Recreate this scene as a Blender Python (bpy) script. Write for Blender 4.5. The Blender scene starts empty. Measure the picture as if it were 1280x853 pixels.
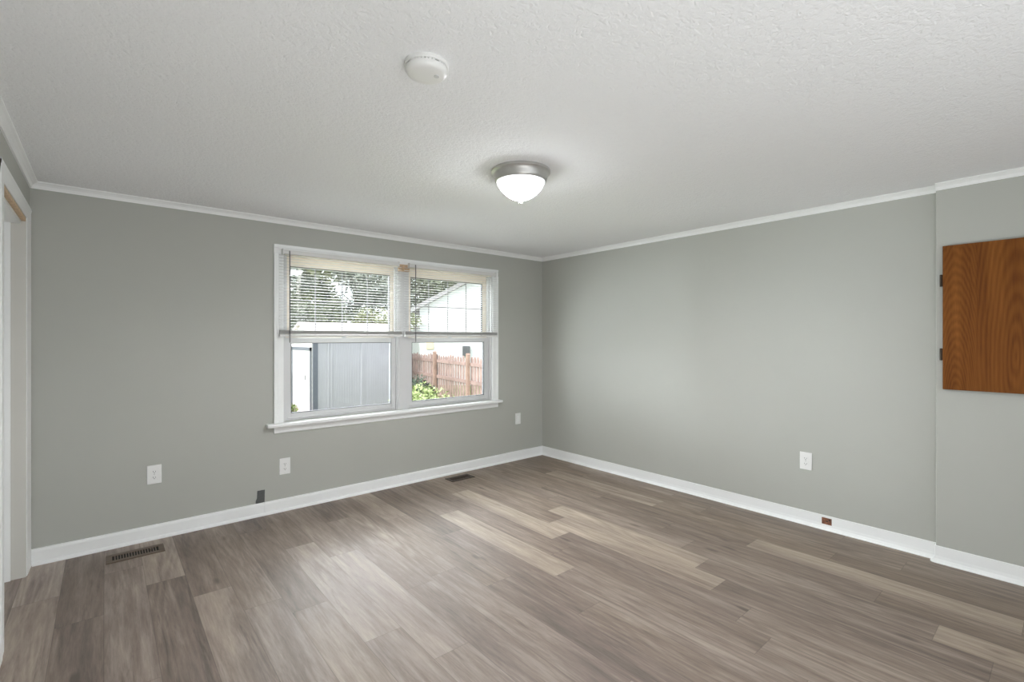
import bpy, bmesh, math, random
from mathutils import Vector, Matrix
random.seed(7)
PI = math.pi
S = bpy.context.scene
COL = S.collection

# ------------------------------------------------------------------ camera, sky, sun, lights, exposure
A = math.radians(49.6)
cam_data = bpy.data.cameras.new('camera')
cam_data.sensor_width = 36.0
cam_data.lens = 598.0 / 1280.0 * 36.0
cam_data.shift_y = -3.5 / 1280.0
cam_data.clip_start = 0.02
cam = bpy.data.objects.new('camera', cam_data)
COL.objects.link(cam)
cam.location = (-3.906, -4.041, 1.36)
fwd = Vector((math.cos(A), math.sin(A), 0))
cam.rotation_euler = fwd.to_track_quat('-Z', 'Y').to_euler()
S.camera = cam

S.view_settings.view_transform = 'Standard'
S.view_settings.look = 'None'
S.view_settings.gamma = 1.0
S.view_settings.use_curve_mapping = False
S.view_settings.exposure = 0.12

SKY = 2.4
SUN = 3.2
LAMP = 145.0
DOWN = 56.0
BACK = 3.0
BOUNCE = 32.0
HIGH_FILL = 2450.0
SIDE = 1500.0

w = bpy.data.worlds.new('sky')
S.world = w
w.use_nodes = True
bg = w.node_tree.nodes['Background']
bg.inputs[0].default_value = (0.93, 0.96, 1.0, 1)
bg.inputs[1].default_value = SKY

def light(name, kind, loc, direction, energy, color=(1, 1, 1), size=None):
    d = bpy.data.lights.new(name, kind)
    d.energy = energy
    d.color = color
    if size:
        d.shape = 'RECTANGLE'
        d.size, d.size_y = size
    o = bpy.data.objects.new(name, d)
    COL.objects.link(o)
    o.location = loc
    o.rotation_euler = Vector(direction).to_track_quat('-Z', 'Z').to_euler()
    return o

sun = light('sun', 'SUN', (0, 0, 8), (0.78, 0.12, -0.62), SUN, (1.0, 0.95, 0.88))
sun.data.angle = math.radians(1.5)
# added fill lights behind the camera: one facing in, one bounced off the ceiling
light('back_fill', 'AREA', (-2.1, -6.12, 1.35), (0.05, 1, -0.02), BACK, (0.97, 0.99, 1.0), (2.9, 1.5))
light('ceiling_fill', 'AREA', (-3.3, -4.7, 0.4), (0.25, 0.75, 1), BOUNCE, (0.98, 0.99, 1.0), (1.6, 1.0))
# added fill lights outside the double window, out of view, brightening the room
light('high_window_fill', 'AREA', (-2.5, 2.7, 4.1), (0.0, -0.8, -0.6), HIGH_FILL, (0.93, 0.96, 1.0), (12.0, 2.4))
light('side_window_fill', 'AREA', (-5.2, 2.2, 0.75), (0.75, -0.65, 0.12), SIDE, (0.92, 0.96, 1.0), (4.0, 2.5))

# ------------------------------------------------------------------ materials
def srgb(r, g, b):
    f = lambda c: (c / 255 / 12.92) if c / 255 <= 0.04045 else ((c / 255 + 0.055) / 1.055) ** 2.4
    return (f(r), f(g), f(b), 1)

class NT:
    def __init__(self, name):
        self.m = bpy.data.materials.new(name)
        self.m.use_nodes = True
        self.t = self.m.node_tree
        self.b = self.t.nodes['Principled BSDF']
        self.out = self.t.nodes['Material Output']
    def n(self, kind, **kw):
        nd = self.t.nodes.new(kind)
        for k, v in kw.items():
            if hasattr(nd, k) and k not in nd.inputs:
                setattr(nd, k, v)
            else:
                nd.inputs[k].default_value = v
        return nd
    def l(self, a, b):
        self.t.links.new(a, b)
    def math(self, op, a, b=None, c=None):
        nd = self.t.nodes.new('ShaderNodeMath'); nd.operation = op
        for i, v in enumerate((a, b, c)):
            if v is None: continue
            if isinstance(v, (int, float)): nd.inputs[i].default_value = v
            else: self.l(v, nd.inputs[i])
        return nd.outputs[0]
    def ramp(self, fac, stops):
        nd = self.t.nodes.new('ShaderNodeValToRGB')
        el = nd.color_ramp.elements
        while len(el) < len(stops): el.new(0.5)
        for e, (p, c) in zip(el, stops):
            e.position = p; e.color = c
        self.l(fac, nd.inputs[0])
        return nd.outputs[0]
    def mix(self, fac, a, b, mode='MIX'):
        nd = self.t.nodes.new('ShaderNodeMix'); nd.data_type = 'RGBA'; nd.blend_type = mode
        for i, v in ((0, fac), (6, a), (7, b)):
            if isinstance(v, (int, float)): nd.inputs[i].default_value = v
            elif isinstance(v, tuple): nd.inputs[i].default_value = v
            else: self.l(v, nd.inputs[i])
        return nd.outputs[2]
    def coords(self, scale=(1, 1, 1), out='Object'):
        tc = self.t.nodes.new('ShaderNodeTexCoord')
        mp = self.t.nodes.new('ShaderNodeMapping')
        mp.inputs['Scale'].default_value = scale
        self.l(tc.outputs[out], mp.inputs[0])
        return mp.outputs[0]
    def noise(self, vec, scale, detail=2.0, rough=0.5, dist=0.0):
        nd = self.t.nodes.new('ShaderNodeTexNoise')
        nd.inputs['Scale'].default_value = scale; nd.inputs['Detail'].default_value = detail
        nd.inputs['Roughness'].default_value = rough; nd.inputs['Distortion'].default_value = dist
        self.l(vec, nd.inputs['Vector'])
        return nd.outputs[0]
    def bump(self, h, strength, dist):
        nd = self.t.nodes.new('ShaderNodeBump')
        nd.inputs['Strength'].default_value = strength; nd.inputs['Distance'].default_value = dist
        self.l(h, nd.inputs['Height']); self.l(nd.outputs[0], self.b.inputs['Normal'])

def plain(name, col, rough=0.5, metal=0.0, spec=0.5, var=0.06, vscale=6.0, bump=0.0, bscale=200.0):
    """painted / moulded surface: slight procedural tone variation, optional fine bump"""
    q = NT(name)
    v = q.coords()
    n = q.noise(v, vscale, 3)
    lo = tuple(c * (1 - var) for c in col[:3]) + (1,)
    hi = tuple(min(1, c * (1 + var)) for c in col[:3]) + (1,)
    q.l(q.ramp(n, [(0.3, lo), (0.7, hi)]), q.b.inputs['Base Color'])
    q.b.inputs['Roughness'].default_value = rough
    q.b.inputs['Metallic'].default_value = metal
    q.b.inputs['Specular IOR Level'].default_value = spec
    if bump: q.bump(q.noise(v, bscale, 2), bump, 0.002)
    return q.m

M = {}
M['wall'] = plain('sage_grey_wall_paint', srgb(181, 182, 175), 0.62, spec=0.35, var=0.012, vscale=1.5, bump=0.08, bscale=260)
M['trim'] = plain('white_trim_paint', srgb(244, 245, 244), 0.38, var=0.015, vscale=4)
M['vinyl'] = plain('white_window_vinyl', srgb(212, 212, 212), 0.35, var=0.01)
M['warm_lit'] = plain('warm_lit_window_tint', srgb(238, 228, 214), 0.45, var=0.03, vscale=12)  # tint paints the warm light on the upper frames into their colour
M['shade_strip'] = plain('dark_edge_shade', srgb(78, 78, 80), 0.6, var=0.05)  # dark tone stands for shade on the inner stile faces
M['bare_wood'] = plain('bare_wood', srgb(204, 176, 144), 0.6, var=0.2, vscale=40)
M['jamb'] = plain('off_white_jamb_paint', srgb(206, 204, 197), 0.45, var=0.015, vscale=4)
M['grille'] = plain('grey_grille_bar', srgb(140, 141, 142), 0.5, var=0.02)
M['blind'] = plain('white_blind_slats', srgb(226, 225, 222), 0.4, var=0.01)
M['wand'] = plain('smoked_plastic', srgb(120, 120, 120), 0.25, var=0.02)
M['plastic'] = plain('white_device_plastic', srgb(236, 236, 234), 0.35, var=0.01)
M['slot'] = plain('dark_slot', srgb(40, 38, 36), 0.7)
M['nickel'] = plain('brushed_nickel', srgb(196, 195, 192), 0.46, metal=0.8, var=0.05, vscale=30)
M['screw'] = plain('screw_metal', srgb(190, 190, 186), 0.35, metal=0.7)
M['bronze'] = plain('dark_bronze_hinge', srgb(62, 50, 40), 0.4, metal=0.6, var=0.15, vscale=50)
M['vent'] = plain('brown_vent_steel', srgb(104, 88, 74), 0.45, metal=0.3, var=0.1, vscale=30)
M['dark_vent'] = plain('dark_brown_vent_steel', srgb(66, 54, 44), 0.5, metal=0.3, var=0.15, vscale=30)
M['duct'] = plain('duct_dark', srgb(22, 18, 15), 0.8)
M['slate'] = plain('dark_grey_plate', srgb(84, 86, 85), 0.6, var=0.1, vscale=60)
M['notch'] = plain('raw_brown_wood', srgb(128, 84, 62), 0.7, var=0.35, vscale=55)
M['subfloor'] = plain('subfloor', srgb(120, 105, 90), 0.8)

def ceiling_mat():
    q = NT('textured_ceiling_paint')
    v = q.coords((1, 1, 1))
    n1 = q.noise(v, 62, 3, 0.55, 0.8)
    n2 = q.noise(v, 17, 2)
    h = q.math('ADD', q.math('MULTIPLY', q.math('SMOOTH_MIN', n1, 0.58, 0.1), 1.0), q.math('MULTIPLY', n2, 0.35))
    q.b.inputs['Base Color'].default_value = srgb(245, 246, 247)
    q.b.inputs['Roughness'].default_value = 0.85
    q.b.inputs['Specular IOR Level'].default_value = 0.2
    q.bump(h, 0.55, 0.012)
    return q.m
M['ceiling'] = ceiling_mat()

def floor_mat():
    q = NT('grey_brown_vinyl_planks')
    at = q.n('ShaderNodeVertexColor', layer_name='plank')
    sep = q.n('ShaderNodeSeparateColor'); q.l(at.outputs[0], sep.inputs[0])
    tone, r1, warm = sep.outputs[0], sep.outputs[1], sep.outputs[2]
    tc = q.n('ShaderNodeTexCoord')
    comb = q.n('ShaderNodeCombineXYZ')
    q.l(q.math('MULTIPLY', r1, 37.0), comb.inputs[0]); q.l(q.math('MULTIPLY', r1, 91.0), comb.inputs[1]); q.l(q.math('MULTIPLY', r1, 13.0), comb.inputs[2])
    add = q.n('ShaderNodeVectorMath', operation='ADD'); q.l(tc.outputs['Object'], add.inputs[0]); q.l(comb.outputs[0], add.inputs[1])
    def mp(sc):
        m = q.n('ShaderNodeMapping'); m.inputs['Scale'].default_value = sc; q.l(add.outputs[0], m.inputs[0]); return m.outputs[0]
    broad = q.noise(mp((7, 0.9, 1)), 1.0, 3, 0.55, 0.4)          # soft streaks inside a board
    mid = q.noise(mp((19, 1.5, 1)), 1.0, 5, 0.62, 1.4)
    fine = q.noise(mp((130, 9, 1)), 1.0, 3, 0.65, 0.6)                  # wire-brushed grain
    # cathedral figure: contour lines of a stretched noise field, only in patches
    cn = q.noise(mp((5.5, 0.42, 1)), 1.0, 1.5, 0.5, 0.2)
    rings = q.math('SINE', q.math('MULTIPLY', cn, 95.0))
    patch = q.n('ShaderNodeMapRange'); patch.inputs[1].default_value = 0.48; patch.inputs[2].default_value = 0.66
    q.l(q.noise(mp((4.5, 0.8, 3)), 1.0, 1.0), patch.inputs[0])
    figure = q.math('MULTIPLY', rings, patch.outputs[0])
    # knots
    kn = q.n('ShaderNodeTexVoronoi'); kn.inputs['Scale'].default_value = 1.0; kn.inputs['Randomness'].default_value = 1.0
    q.l(mp((6.5, 2.2, 1)), kn.inputs['Vector'])
    knot = q.math('SUBTRACT', 1.0, q.math('SMOOTHSTEP', kn.outputs['Distance'], 0.03, 0.16)) if False else None
    mr = q.n('ShaderNodeMapRange', interpolation_type='SMOOTHSTEP'); mr.inputs[1].default_value = 0.02; mr.inputs[2].default_value = 0.15; mr.inputs[3].default_value = 1.0; mr.inputs[4].default_value = 0.0
    q.l(kn.outputs['Distance'], mr.inputs[0])
    # tone value
    t = q.math('ADD', tone, q.math('MULTIPLY', q.math('SUBTRACT', broad, 0.5), 0.75))
    t = q.math('ADD', t, q.math('MULTIPLY', q.math('SUBTRACT', mid, 0.5), 0.7))
    t = q.math('ADD', t, q.math('MULTIPLY', figure, 0.075))
    t = q.math('ADD', t, q.math('MULTIPLY', q.math('SUBTRACT', fine, 0.5), 0.34))
    dash = q.noise(mp((48, 4.5, 7)), 1.0, 4, 0.72, 0.4)
    t = q.math('ADD', t, q.math('MULTIPLY', q.math('SUBTRACT', dash, 0.5), 0.55))
    t = q.math('SUBTRACT', t, q.math('MULTIPLY', mr.outputs[0], 0.30))
    fl = q.n('ShaderNodeMapRange'); fl.inputs[1].default_value = 0.58; fl.inputs[2].default_value = 0.72
    q.l(q.noise(mp((24, 1.6, 5)), 1.0, 4, 0.7, 0.5), fl.inputs[0])
    t = q.math('SUBTRACT', t, q.math('MULTIPLY', fl.outputs[0], 0.24))
    cool = q.ramp(t, [(0.0, srgb(92, 80, 75)), (0.35, srgb(131, 117, 110)), (0.7, srgb(168, 154, 145)), (1.0, srgb(197, 185, 174))])
    wrm = q.ramp(t, [(0.0, srgb(92, 78, 67)), (0.35, srgb(132, 115, 100)), (0.7, srgb(171, 155, 137)), (1.0, srgb(200, 186, 168))])
    base = q.mix(warm, cool, wrm)
    # hairline joint round each board, from the board's own uv in metres
    uv = q.n('ShaderNodeUVMap', uv_map='board')
    sx = q.n('ShaderNodeSeparateXYZ'); q.l(uv.outputs[0], sx.inputs[0])
    edge = q.math('MINIMUM', sx.outputs[0], sx.outputs[1])
    em = q.n('ShaderNodeMapRange'); em.inputs[1].default_value = 0.0; em.inputs[2].default_value = 0.0022; em.inputs[3].default_value = 0.55; em.inputs[4].default_value = 0.0
    q.l(edge, em.inputs[0])
    base = q.mix(em.outputs[0], base, srgb(70, 60, 54))
    q.l(base, q.b.inputs['Base Color'])
    q.l(q.math('ADD', 0.44, q.math('MULTIPLY', fine, 0.14)), q.b.inputs['Roughness'])
    q.b.inputs['Specular IOR Level'].default_value = 0.75
    q.bump(fine, 0.12, 0.002)
    return q.m
M['floor'] = floor_mat()

def walnut_mat():
    q = NT('reddish_walnut_veneer')
    def ring(cy, cz, sy, sz, sc):
        tc = q.n('ShaderNodeTexCoord'); m = q.n('ShaderNodeMapping')
        m.inputs['Location'].default_value = (0, -cy * sy, -cz * sz); m.inputs['Scale'].default_value = (0, sy, sz)
        q.l(tc.outputs['Object'], m.inputs[0])
        wv = q.n('ShaderNodeTexWave', wave_type='RINGS', rings_direction='X', wave_profile='SIN')
        wv.inputs['Scale'].default_value = sc * 2.6; wv.inputs['Distortion'].default_value = 4.5; wv.inputs['Detail'].default_value = 2.5; wv.inputs['Detail Scale'].default_value = 0.8
        q.l(m.outputs[0], wv.inputs[0])
        return wv.outputs[1]
    a = ring(0.225, -0.30, 8.0, 1.0, 2.2)
    b = ring(-0.02, 0.20, 7.0, 1.1, 1.0)
    v = q.coords()
    sx = q.n('ShaderNodeSeparateXYZ'); q.l(v, sx.inputs[0])
    sel = q.n('ShaderNodeMapRange'); sel.inputs[1].default_value = 0.125; sel.inputs[2].default_value = 0.150; q.l(sx.outputs[1], sel.inputs[0])
    g = q.math('ADD', q.math('MULTIPLY', a, sel.outputs[0]), q.math('MULTIPLY', b, q.math('SUBTRACT', 1.0, sel.outputs[0])))
    st = q.noise(q.coords((1, 22, 0.9)), 1.0, 4, 0.6, 0.3)
    fi = q.noise(q.coords((1, 260, 9)), 1.0, 3, 0.6)
    t = q.math('ADD', q.math('MULTIPLY', g, 0.14), q.math('ADD', q.math('MULTIPLY', st, 0.72), q.math('MULTIPLY', fi, 0.30)))
    c = q.ramp(t, [(0.25, srgb(78, 41, 12)), (0.5, srgb(108, 62, 22)), (0.75, srgb(130, 80, 32)), (1.0, srgb(150, 99, 46))])
    q.l(c, q.b.inputs['Base Color'])
    q.b.inputs['Specular IOR Level'].default_value = 0.15
    q.b.inputs['Roughness'].default_value = 0.5
    return q.m
M['walnut'] = walnut_mat()

def glass_mat():
    q = NT('window_glass')
    t = q.t
    tr = q.n('ShaderNodeBsdfTransparent'); tr.inputs[0].default_value = (0.95, 0.97, 0.97, 1)
    gl = q.n('ShaderNodeBsdfGlossy'); gl.inputs['Roughness'].default_value = 0.02
    fr = q.n('ShaderNodeFresnel'); fr.inputs[0].default_value = 1.45
    mx = q.n('ShaderNodeMixShader')
    q.l(q.math('MULTIPLY', fr.outputs[0], 0.8), mx.inputs[0]); q.l(tr.outputs[0], mx.inputs[1]); q.l(gl.outputs[0], mx.inputs[2])
    q.l(mx.outputs[0], q.out.inputs[0])
    return q.m
M['glass'] = glass_mat()

def lamp_mat():
    q = NT('lit_alabaster_glass')
    n = q.noise(q.coords(), 14, 3, 0.6, 1.0)
    q.l(q.ramp(n, [(0.3, (0.80, 0.82, 0.85, 1)), (0.7, (0.94, 0.97, 1, 1))]), q.b.inputs['Emission Color'])
    q.b.inputs['Base Color'].default_value = (0.9, 0.9, 0.9, 1)
    sx = q.n('ShaderNodeSeparateXYZ'); q.l(q.coords(), sx.inputs[0])
    mr = q.n('ShaderNodeMapRange', interpolation_type='SMOOTHSTEP')
    for i, v in ((1, -.085), (2, -.150), (3, 0.010), (4, 1.0)): mr.inputs[i].default_value = v
    q.l(sx.outputs[2], mr.inputs[0])
    q.l(q.math('MULTIPLY', mr.outputs[0], LAMP), q.b.inputs['Emission Strength'])
    q.b.inputs['Roughness'].default_value = 0.25
    return q.m
M['lamp'] = lamp_mat()

# outdoors
M['grass_soil'] = plain('lawn', srgb(122, 132, 84), 0.9, var=0.35, vscale=3)
M['leaf_a'] = plain('leaf_mid_green', srgb(112, 118, 98), 0.55, var=0.3, vscale=1.2)
M['leaf_b'] = plain('leaf_grey_green', srgb(120, 126, 116), 0.55, var=0.3, vscale=1.2)
M['leaf_c'] = plain('leaf_yellow_green', srgb(140, 145, 108), 0.55, var=0.3, vscale=1.5)
M['leaf_bush'] = plain('leaf_fresh_green', srgb(126, 138, 84), 0.5, var=0.3, vscale=5)
M['leaf_dark'] = plain('leaf_dark_green', srgb(66, 78, 62), 0.5, var=0.3, vscale=5)
M['bark'] = plain('bark', srgb(112, 100, 90), 0.9, var=0.3, vscale=9)
M['pale_bark'] = plain('pale_bark', srgb(205, 200, 192), 0.8, var=0.12, vscale=9)
M['shed_side'] = plain('pale_blue_grey_steel', srgb(166, 165, 174), 0.5, var=0.03, vscale=3)
M['shed_white'] = plain('white_steel', srgb(232, 230, 230), 0.5, var=0.02)
M['shed_roof'] = plain('pinkish_white_roof_steel', srgb(230, 216, 216), 0.5, var=0.03)
M['shed_dark'] = plain('dark_blue_grey_trim', srgb(92, 96, 108), 0.5, var=0.08, vscale=20)
M['fence'] = plain('weathered_red_brown_boards', srgb(152, 128, 122), 0.85, var=0.22, vscale=5)
M['fence_post'] = plain('weathered_post', srgb(150, 124, 112), 0.85, var=0.2, vscale=6)
M['siding'] = plain('white_siding', srgb(222, 224, 226), 0.6, var=0.02)
M['house_roof'] = plain('grey_shingles', srgb(150, 148, 150), 0.9, var=0.2, vscale=14)
M['house_glass'] = plain('dark_house_glass', srgb(150, 158, 164), 0.15, var=0.05)
M['tan'] = plain('tan_trim', srgb(226, 210, 180), 0.6, var=0.05)
M['ac'] = plain('grey_louvre_metal', srgb(96, 98, 102), 0.6, var=0.12, vscale=25)
M['pad'] = plain('pinkish_concrete', srgb(196, 172, 164), 0.85, var=0.08, vscale=9)
M['green_plastic'] = plain('dark_green_plastic', srgb(54, 66, 58), 0.5, var=0.1, vscale=12)

# ------------------------------------------------------------------ mesh helpers
def box(bm, x0, x1, y0, y1, z0, z1, bev=0.0, seg=2):
    vs = [bm.verts.new(p) for p in ((x0, y0, z0), (x1, y0, z0), (x1, y1, z0), (x0, y1, z0), (x0, y0, z1), (x1, y0, z1), (x1, y1, z1), (x0, y1, z1))]
    fs = [bm.faces.new([vs[i] for i in f]) for f in ((3, 2, 1, 0), (4, 5, 6, 7), (0, 1, 5, 4), (1, 2, 6, 5), (2, 3, 7, 6), (3, 0, 4, 7))]
    if bev:
        es = list({e for f in fs for e in f.edges})
        bmesh.ops.bevel(bm, geom=es, offset=bev, segments=seg, affect='EDGES', profile=0.5)
    return vs

def lathe(bm, prof, n=48, c=(0, 0, 0)):
    """revolve (r, z) profile about z"""
    rings = []
    for r, z in prof:
        if r < 1e-6: rings.append([bm.verts.new((c[0], c[1], c[2] + z))])
        else: rings.append([bm.verts.new((c[0] + r * math.cos(2 * PI * k / n), c[1] + r * math.sin(2 * PI * k / n), c[2] + z)) for k in range(n)])
    for a, b in zip(rings, rings[1:]):
        for k in range(n):
            k2 = (k + 1) % n
            f = [a[k % len(a)], a[k2 % len(a)], b[k2 % len(b)], b[k % len(b)]]
            f = list(dict.fromkeys(f))
            if len(f) > 2: bm.faces.new(f)

def tube(bm, pts, r, n=8, r2=None):
    """round bar through points"""
    rings = []
    m = len(pts)
    for i, p in enumerate(pts):
        p = Vector(p)
        d = (Vector(pts[min(i + 1, m - 1)]) - Vector(pts[max(i - 1, 0)])).normalized()
        up = Vector((0, 0, 1)) if abs(d.z) < 0.9 else Vector((1, 0, 0))
        a = d.cross(up).normalized(); b = d.cross(a)
        rr = r if r2 is None else r + (r2 - r) * i / max(1, m - 1)
        rings.append([bm.verts.new(p + a * rr * math.cos(2 * PI * k / n) + b * rr * math.sin(2 * PI * k / n)) for k in range(n)])
    for a, b in zip(rings, rings[1:]):
        for k in range(n): bm.faces.new([a[k], a[(k + 1) % n], b[(k + 1) % n], b[k]])
    bm.faces.new(rings[0][::-1]); bm.faces.new(rings[-1])

def extrude_profile(bm, prof, p0, p1, outward, up=Vector((0, 0, 1)), m0=0.0, m1=0.0):
    """sweep profile [(out, z)] from p0 to p1 along a wall; m0/m1 = mitre: end shift per unit of 'out'"""
    p0, p1, outward = Vector(p0), Vector(p1), Vector(outward)
    d = (p1 - p0).normalized()
    r0 = [bm.verts.new(p0 + outward * o + up * z + d * o * m0) for o, z in prof]
    r1 = [bm.verts.new(p1 + outward * o + up * z - d * o * m1) for o, z in prof]
    n = len(prof)
    for k in range(n): bm.faces.new([r0[k], r0[(k + 1) % n], r1[(k + 1) % n], r1[k]])
    bm.faces.new(r0[::-1]); bm.faces.new(r1)

def prism(bm, poly, y0, y1, axis='y'):
    """extrude polygon; axis 'y': poly in (x,z); axis 'x': poly in (y,z); axis 'z': poly in (x,y)"""
    def P(a, b, t): return {'y': (a, t, b), 'x': (t, a, b), 'z': (a, b, t)}[axis]
    r0 = [bm.verts.new(P(a, b, y0)) for a, b in poly]
    r1 = [bm.verts.new(P(a, b, y1)) for a, b in poly]
    n = len(poly)
    for k in range(n): bm.faces.new([r0[k], r0[(k + 1) % n], r1[(k + 1) % n], r1[k]])
    bm.faces.new(r0[::-1]); bm.faces.new(r1)

def obj(name, bm, mat, parent=None, smooth=False, loc=None):
    bmesh.ops.recalc_face_normals(bm, faces=bm.faces)
    me = bpy.data.meshes.new(name)
    bm.to_mesh(me); bm.free()
    if mat: me.materials.append(mat)
    if smooth:
        for p in me.polygons: p.use_smooth = True
        try: me.set_sharp_from_angle(angle=math.radians(40))
        except Exception: pass
    o = bpy.data.objects.new(name, me)
    COL.objects.link(o)
    if parent: o.parent = parent
    if loc: o.location = loc
    return o

def tag(o, label=None, cat=None, group=None, kind=None):
    if label: o['label'] = label
    if cat: o['category'] = cat
    if group: o['group'] = group
    if kind: o['kind'] = kind
    return o

def thing(name, label, cat, loc=(0, 0, 0), rotz=0.0, group=None, kind=None):
    o = bpy.data.objects.new(name, None)
    o.empty_display_size = 0.1
    COL.objects.link(o)
    o.location = loc; o.rotation_euler = (0, 0, rotz)
    return tag(o, label, cat, group, kind)

def struct(name, bm, mat, label, cat, parent=None, smooth=False):
    o = obj(name, bm, mat, parent, smooth)
    if parent is None: tag(o, label, cat, kind='structure')
    return o

def copy_tree(o, parent=None):
    c = o.copy(); COL.objects.link(c)
    if parent: c.parent = parent
    for ch in [x for x in o.children]: copy_tree(ch, c)
    return c

BM = bmesh.new
# ------------------------------------------------------------------ room shell
XL, YB, H, T = -4.248, -6.2, 2.297, 0.14      # left wall, back wall, ceiling height, wall thickness
XB, YS = -0.05, -3.495                          # stepped-out part of the right wall
WX0, WX1, WZ0, WZ1 = -2.835, -0.745, 0.700, 2.030   # window opening
DY0, DY1, DZ = -1.004, -0.158, 2.045             # doorway in the left wall

# floor: individual boards 0.1775 m wide, joints read off the photograph row by row
ROWS = {0: -0.95, 1: -0.43, 2: -0.738, 3: -1.045, 4: -1.355, 5: -0.30, 6: -0.753, 7: -1.05, 8: -0.47, 9: -1.665, 10: -0.72, 11: -1.22,
        12: -0.885, 13: -0.678, 14: -0.515, 15: -0.30, 16: -1.35, 17: -1.154, 18: -0.9, 19: -0.178, 20: -0.594, 21: -0.911, 22: -0.55, 23: -0.2}
TONES = {-1: [.62, .55, .6, .5, .5, .5], 0: [.20, .22, .35, .4, .4, .4], 1: [.36, .40, .42, .4, .4, .4], 2: [.58, .27, .36, .4, .4, .4],
         3: [.30, .42, .40, .4, .4, .4], 4: [.42, .47, .60, .5, .4, .4], 5: [.22, .30, .48, .4, .4, .4], 6: [.30, .56, .48, .4, .4, .4],
         7: [.42, .62, .45, .4, .4, .4], 8: [.20, .42, .38, .3, .4, .4], 9: [.36, .40, .66, .45, .4, .4], 10: [.58, .38, .26, .40, .4, .4],
         11: [.22, .36, .40, .46, .5, .4], 12: [.38, .66, .46, .50, .4, .4], 13: [.26, .30, .30, .44, .4, .4], 14: [.42, .70, .32, .52, .4, .4],
         15: [.46, .40, .66, .30, .4, .4], 16: [.40, .72, .36, .34, .4, .4], 17: [.44, .42, .38, .70, .40, .4], 18: [.36, .34, .30, .28, .3, .4],
         19: [.40, .36, .34, .66, .26, .3], 20: [.30, .64, .38, .28, .26, .4], 21: [.30, .36, .32, .24, .36, .4], 22: [.26, .40, .36, .36, .30, .3], 23: [.3, .3, .3, .3, .3, .3]}
def build_floor():
    bm = BM()
    cl = bm.loops.layers.float_color.new('plank')
    uv = bm.loops.layers.uv.new('board')
    rnd = random.Random(3)
    PW, PL = 0.1775, 1.236
    for r in range(-2, 25):
        x0 = -4.087 + PW * r
        xa, xb = max(x0, XL - 0.12), min(x0 + PW, 0.02)
        if xb <= xa: continue
        j = ROWS.get(r, rnd.uniform(-1.1, 0))
        cuts = [0.02]
        while j > YB - 0.05:
            cuts.append(j); j -= PL
        cuts.append(YB - 0.05)
        tones = TONES.get(r, [.45] * 7)
        for i, (ya, yb) in enumerate(zip(cuts, cuts[1:])):
            tone = 0.40 + 0.82 * (tones[min(i, len(tones) - 1)] - 0.42)
            col = (tone, rnd.random(), min(1, max(0, 0.25 + 0.55 * (r / 22.0) + rnd.uniform(-.15, .2))), 1)
            xs, ys = [xa, (xa + xb) / 2, xb], [ya, (ya + yb) / 2, yb]
            g = [[bm.verts.new((x, y, 0)) for y in ys] for x in xs]
            for a in range(2):
                for b in range(2):
                    f = bm.faces.new([g[a][b], g[a][b + 1], g[a + 1][b + 1], g[a + 1][b]])
                    for lp in f.loops:
                        lp[cl] = col
                        p = lp.vert.co
                        lp[uv].uv = (min(p.x - xa, xb - p.x), min(ya - p.y, p.y - yb))
    top = list(bm.faces)
    for f in top:
        f.normal_update()
        if f.normal.z < 0: f.normal_flip()
    me = bpy.data.meshes.new('floor')
    vs0 = len(bm.verts)
    box(bm, XL - 0.14, 0.02, YB - 0.05, 0.02, -0.14, -0.003)
    bm.faces.ensure_lookup_table()
    for f in bm.faces:
        if f not in set(top): pass
    nt = len(top)
    bm.to_mesh(me); bm.free()
    me.materials.append(M['floor']); me.materials.append(M['subfloor'])
    for k, p in enumerate(me.polygons):
        if k >= nt: p.material_index = 1
    o = bpy.data.objects.new('floor', me); COL.objects.link(o)
    tag(o, 'grey brown wood plank floor running towards the window wall', 'floor', kind='structure')
build_floor()

b = BM(); box(b, XL - T, T, YB - T, T, H, H + 0.12)
struct('ceiling', b, M['ceiling'], 'white textured ceiling over the empty room', 'ceiling')

b = BM()   # window wall
box(b, XL - T, WX0, 0, T, -0.6, H); box(b, WX1, T, 0, T, -0.6, H)
box(b, WX0, WX1, 0, T, -0.6, WZ0); box(b, WX0, WX1, 0, T, WZ1, H)
bmesh.ops.remove_doubles(b, verts=b.verts, dist=1e-5)
struct('wall_front', b, M['wall'], 'sage grey wall with the double window in it', 'wall')
b = BM(); box(b, 0, T, YB - T, 0, -0.1, H)
struct('wall_right', b, M['wall'], 'long blank sage grey wall right of the corner', 'wall')
b = BM(); box(b, XB, 0, YB, YS, 0, H, 0.003, 2)
struct('wall_right_step', b, M['wall'], 'stepped out wall section behind the wooden panel', 'wall')
b = BM()   # left wall with doorway
box(b, XL - T, XL, DY1, 0, -0.1, H); box(b, XL - T, XL, DY0, DY1, DZ, H); box(b, XL - T, XL, YB, DY0, -0.1, H)
bmesh.ops.remove_doubles(b, verts=b.verts, dist=1e-5)
struct('wall_left', b, M['wall'], 'grey wall at the left edge holding the doorway', 'wall')
BX0, BX1, BZ0, BZ1 = -3.6, -0.6, 0.6, 2.1
b = BM()   # back wall behind the camera, wide window opening
box(b, XL - T, BX0, YB - T, YB, -0.1, H); box(b, BX1, 0, YB - T, YB, -0.1, H)
box(b, BX0, BX1, YB - T, YB, -0.1, BZ0); box(b, BX0, BX1, YB - T, YB, BZ1, H)
struct('wall_back', b, M['wall'], 'grey wall behind the camera with an added wide window', 'wall')
w3 = thing('added_window_3', 'added white framed window behind the camera for fill light', 'window', ((BX0 + BX1) / 2, YB - 0.07, BZ0), kind='structure')  # unseen window, added to let fill light in
b = BM(); hw = (BX1 - BX0) / 2; hh = BZ1 - BZ0
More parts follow.
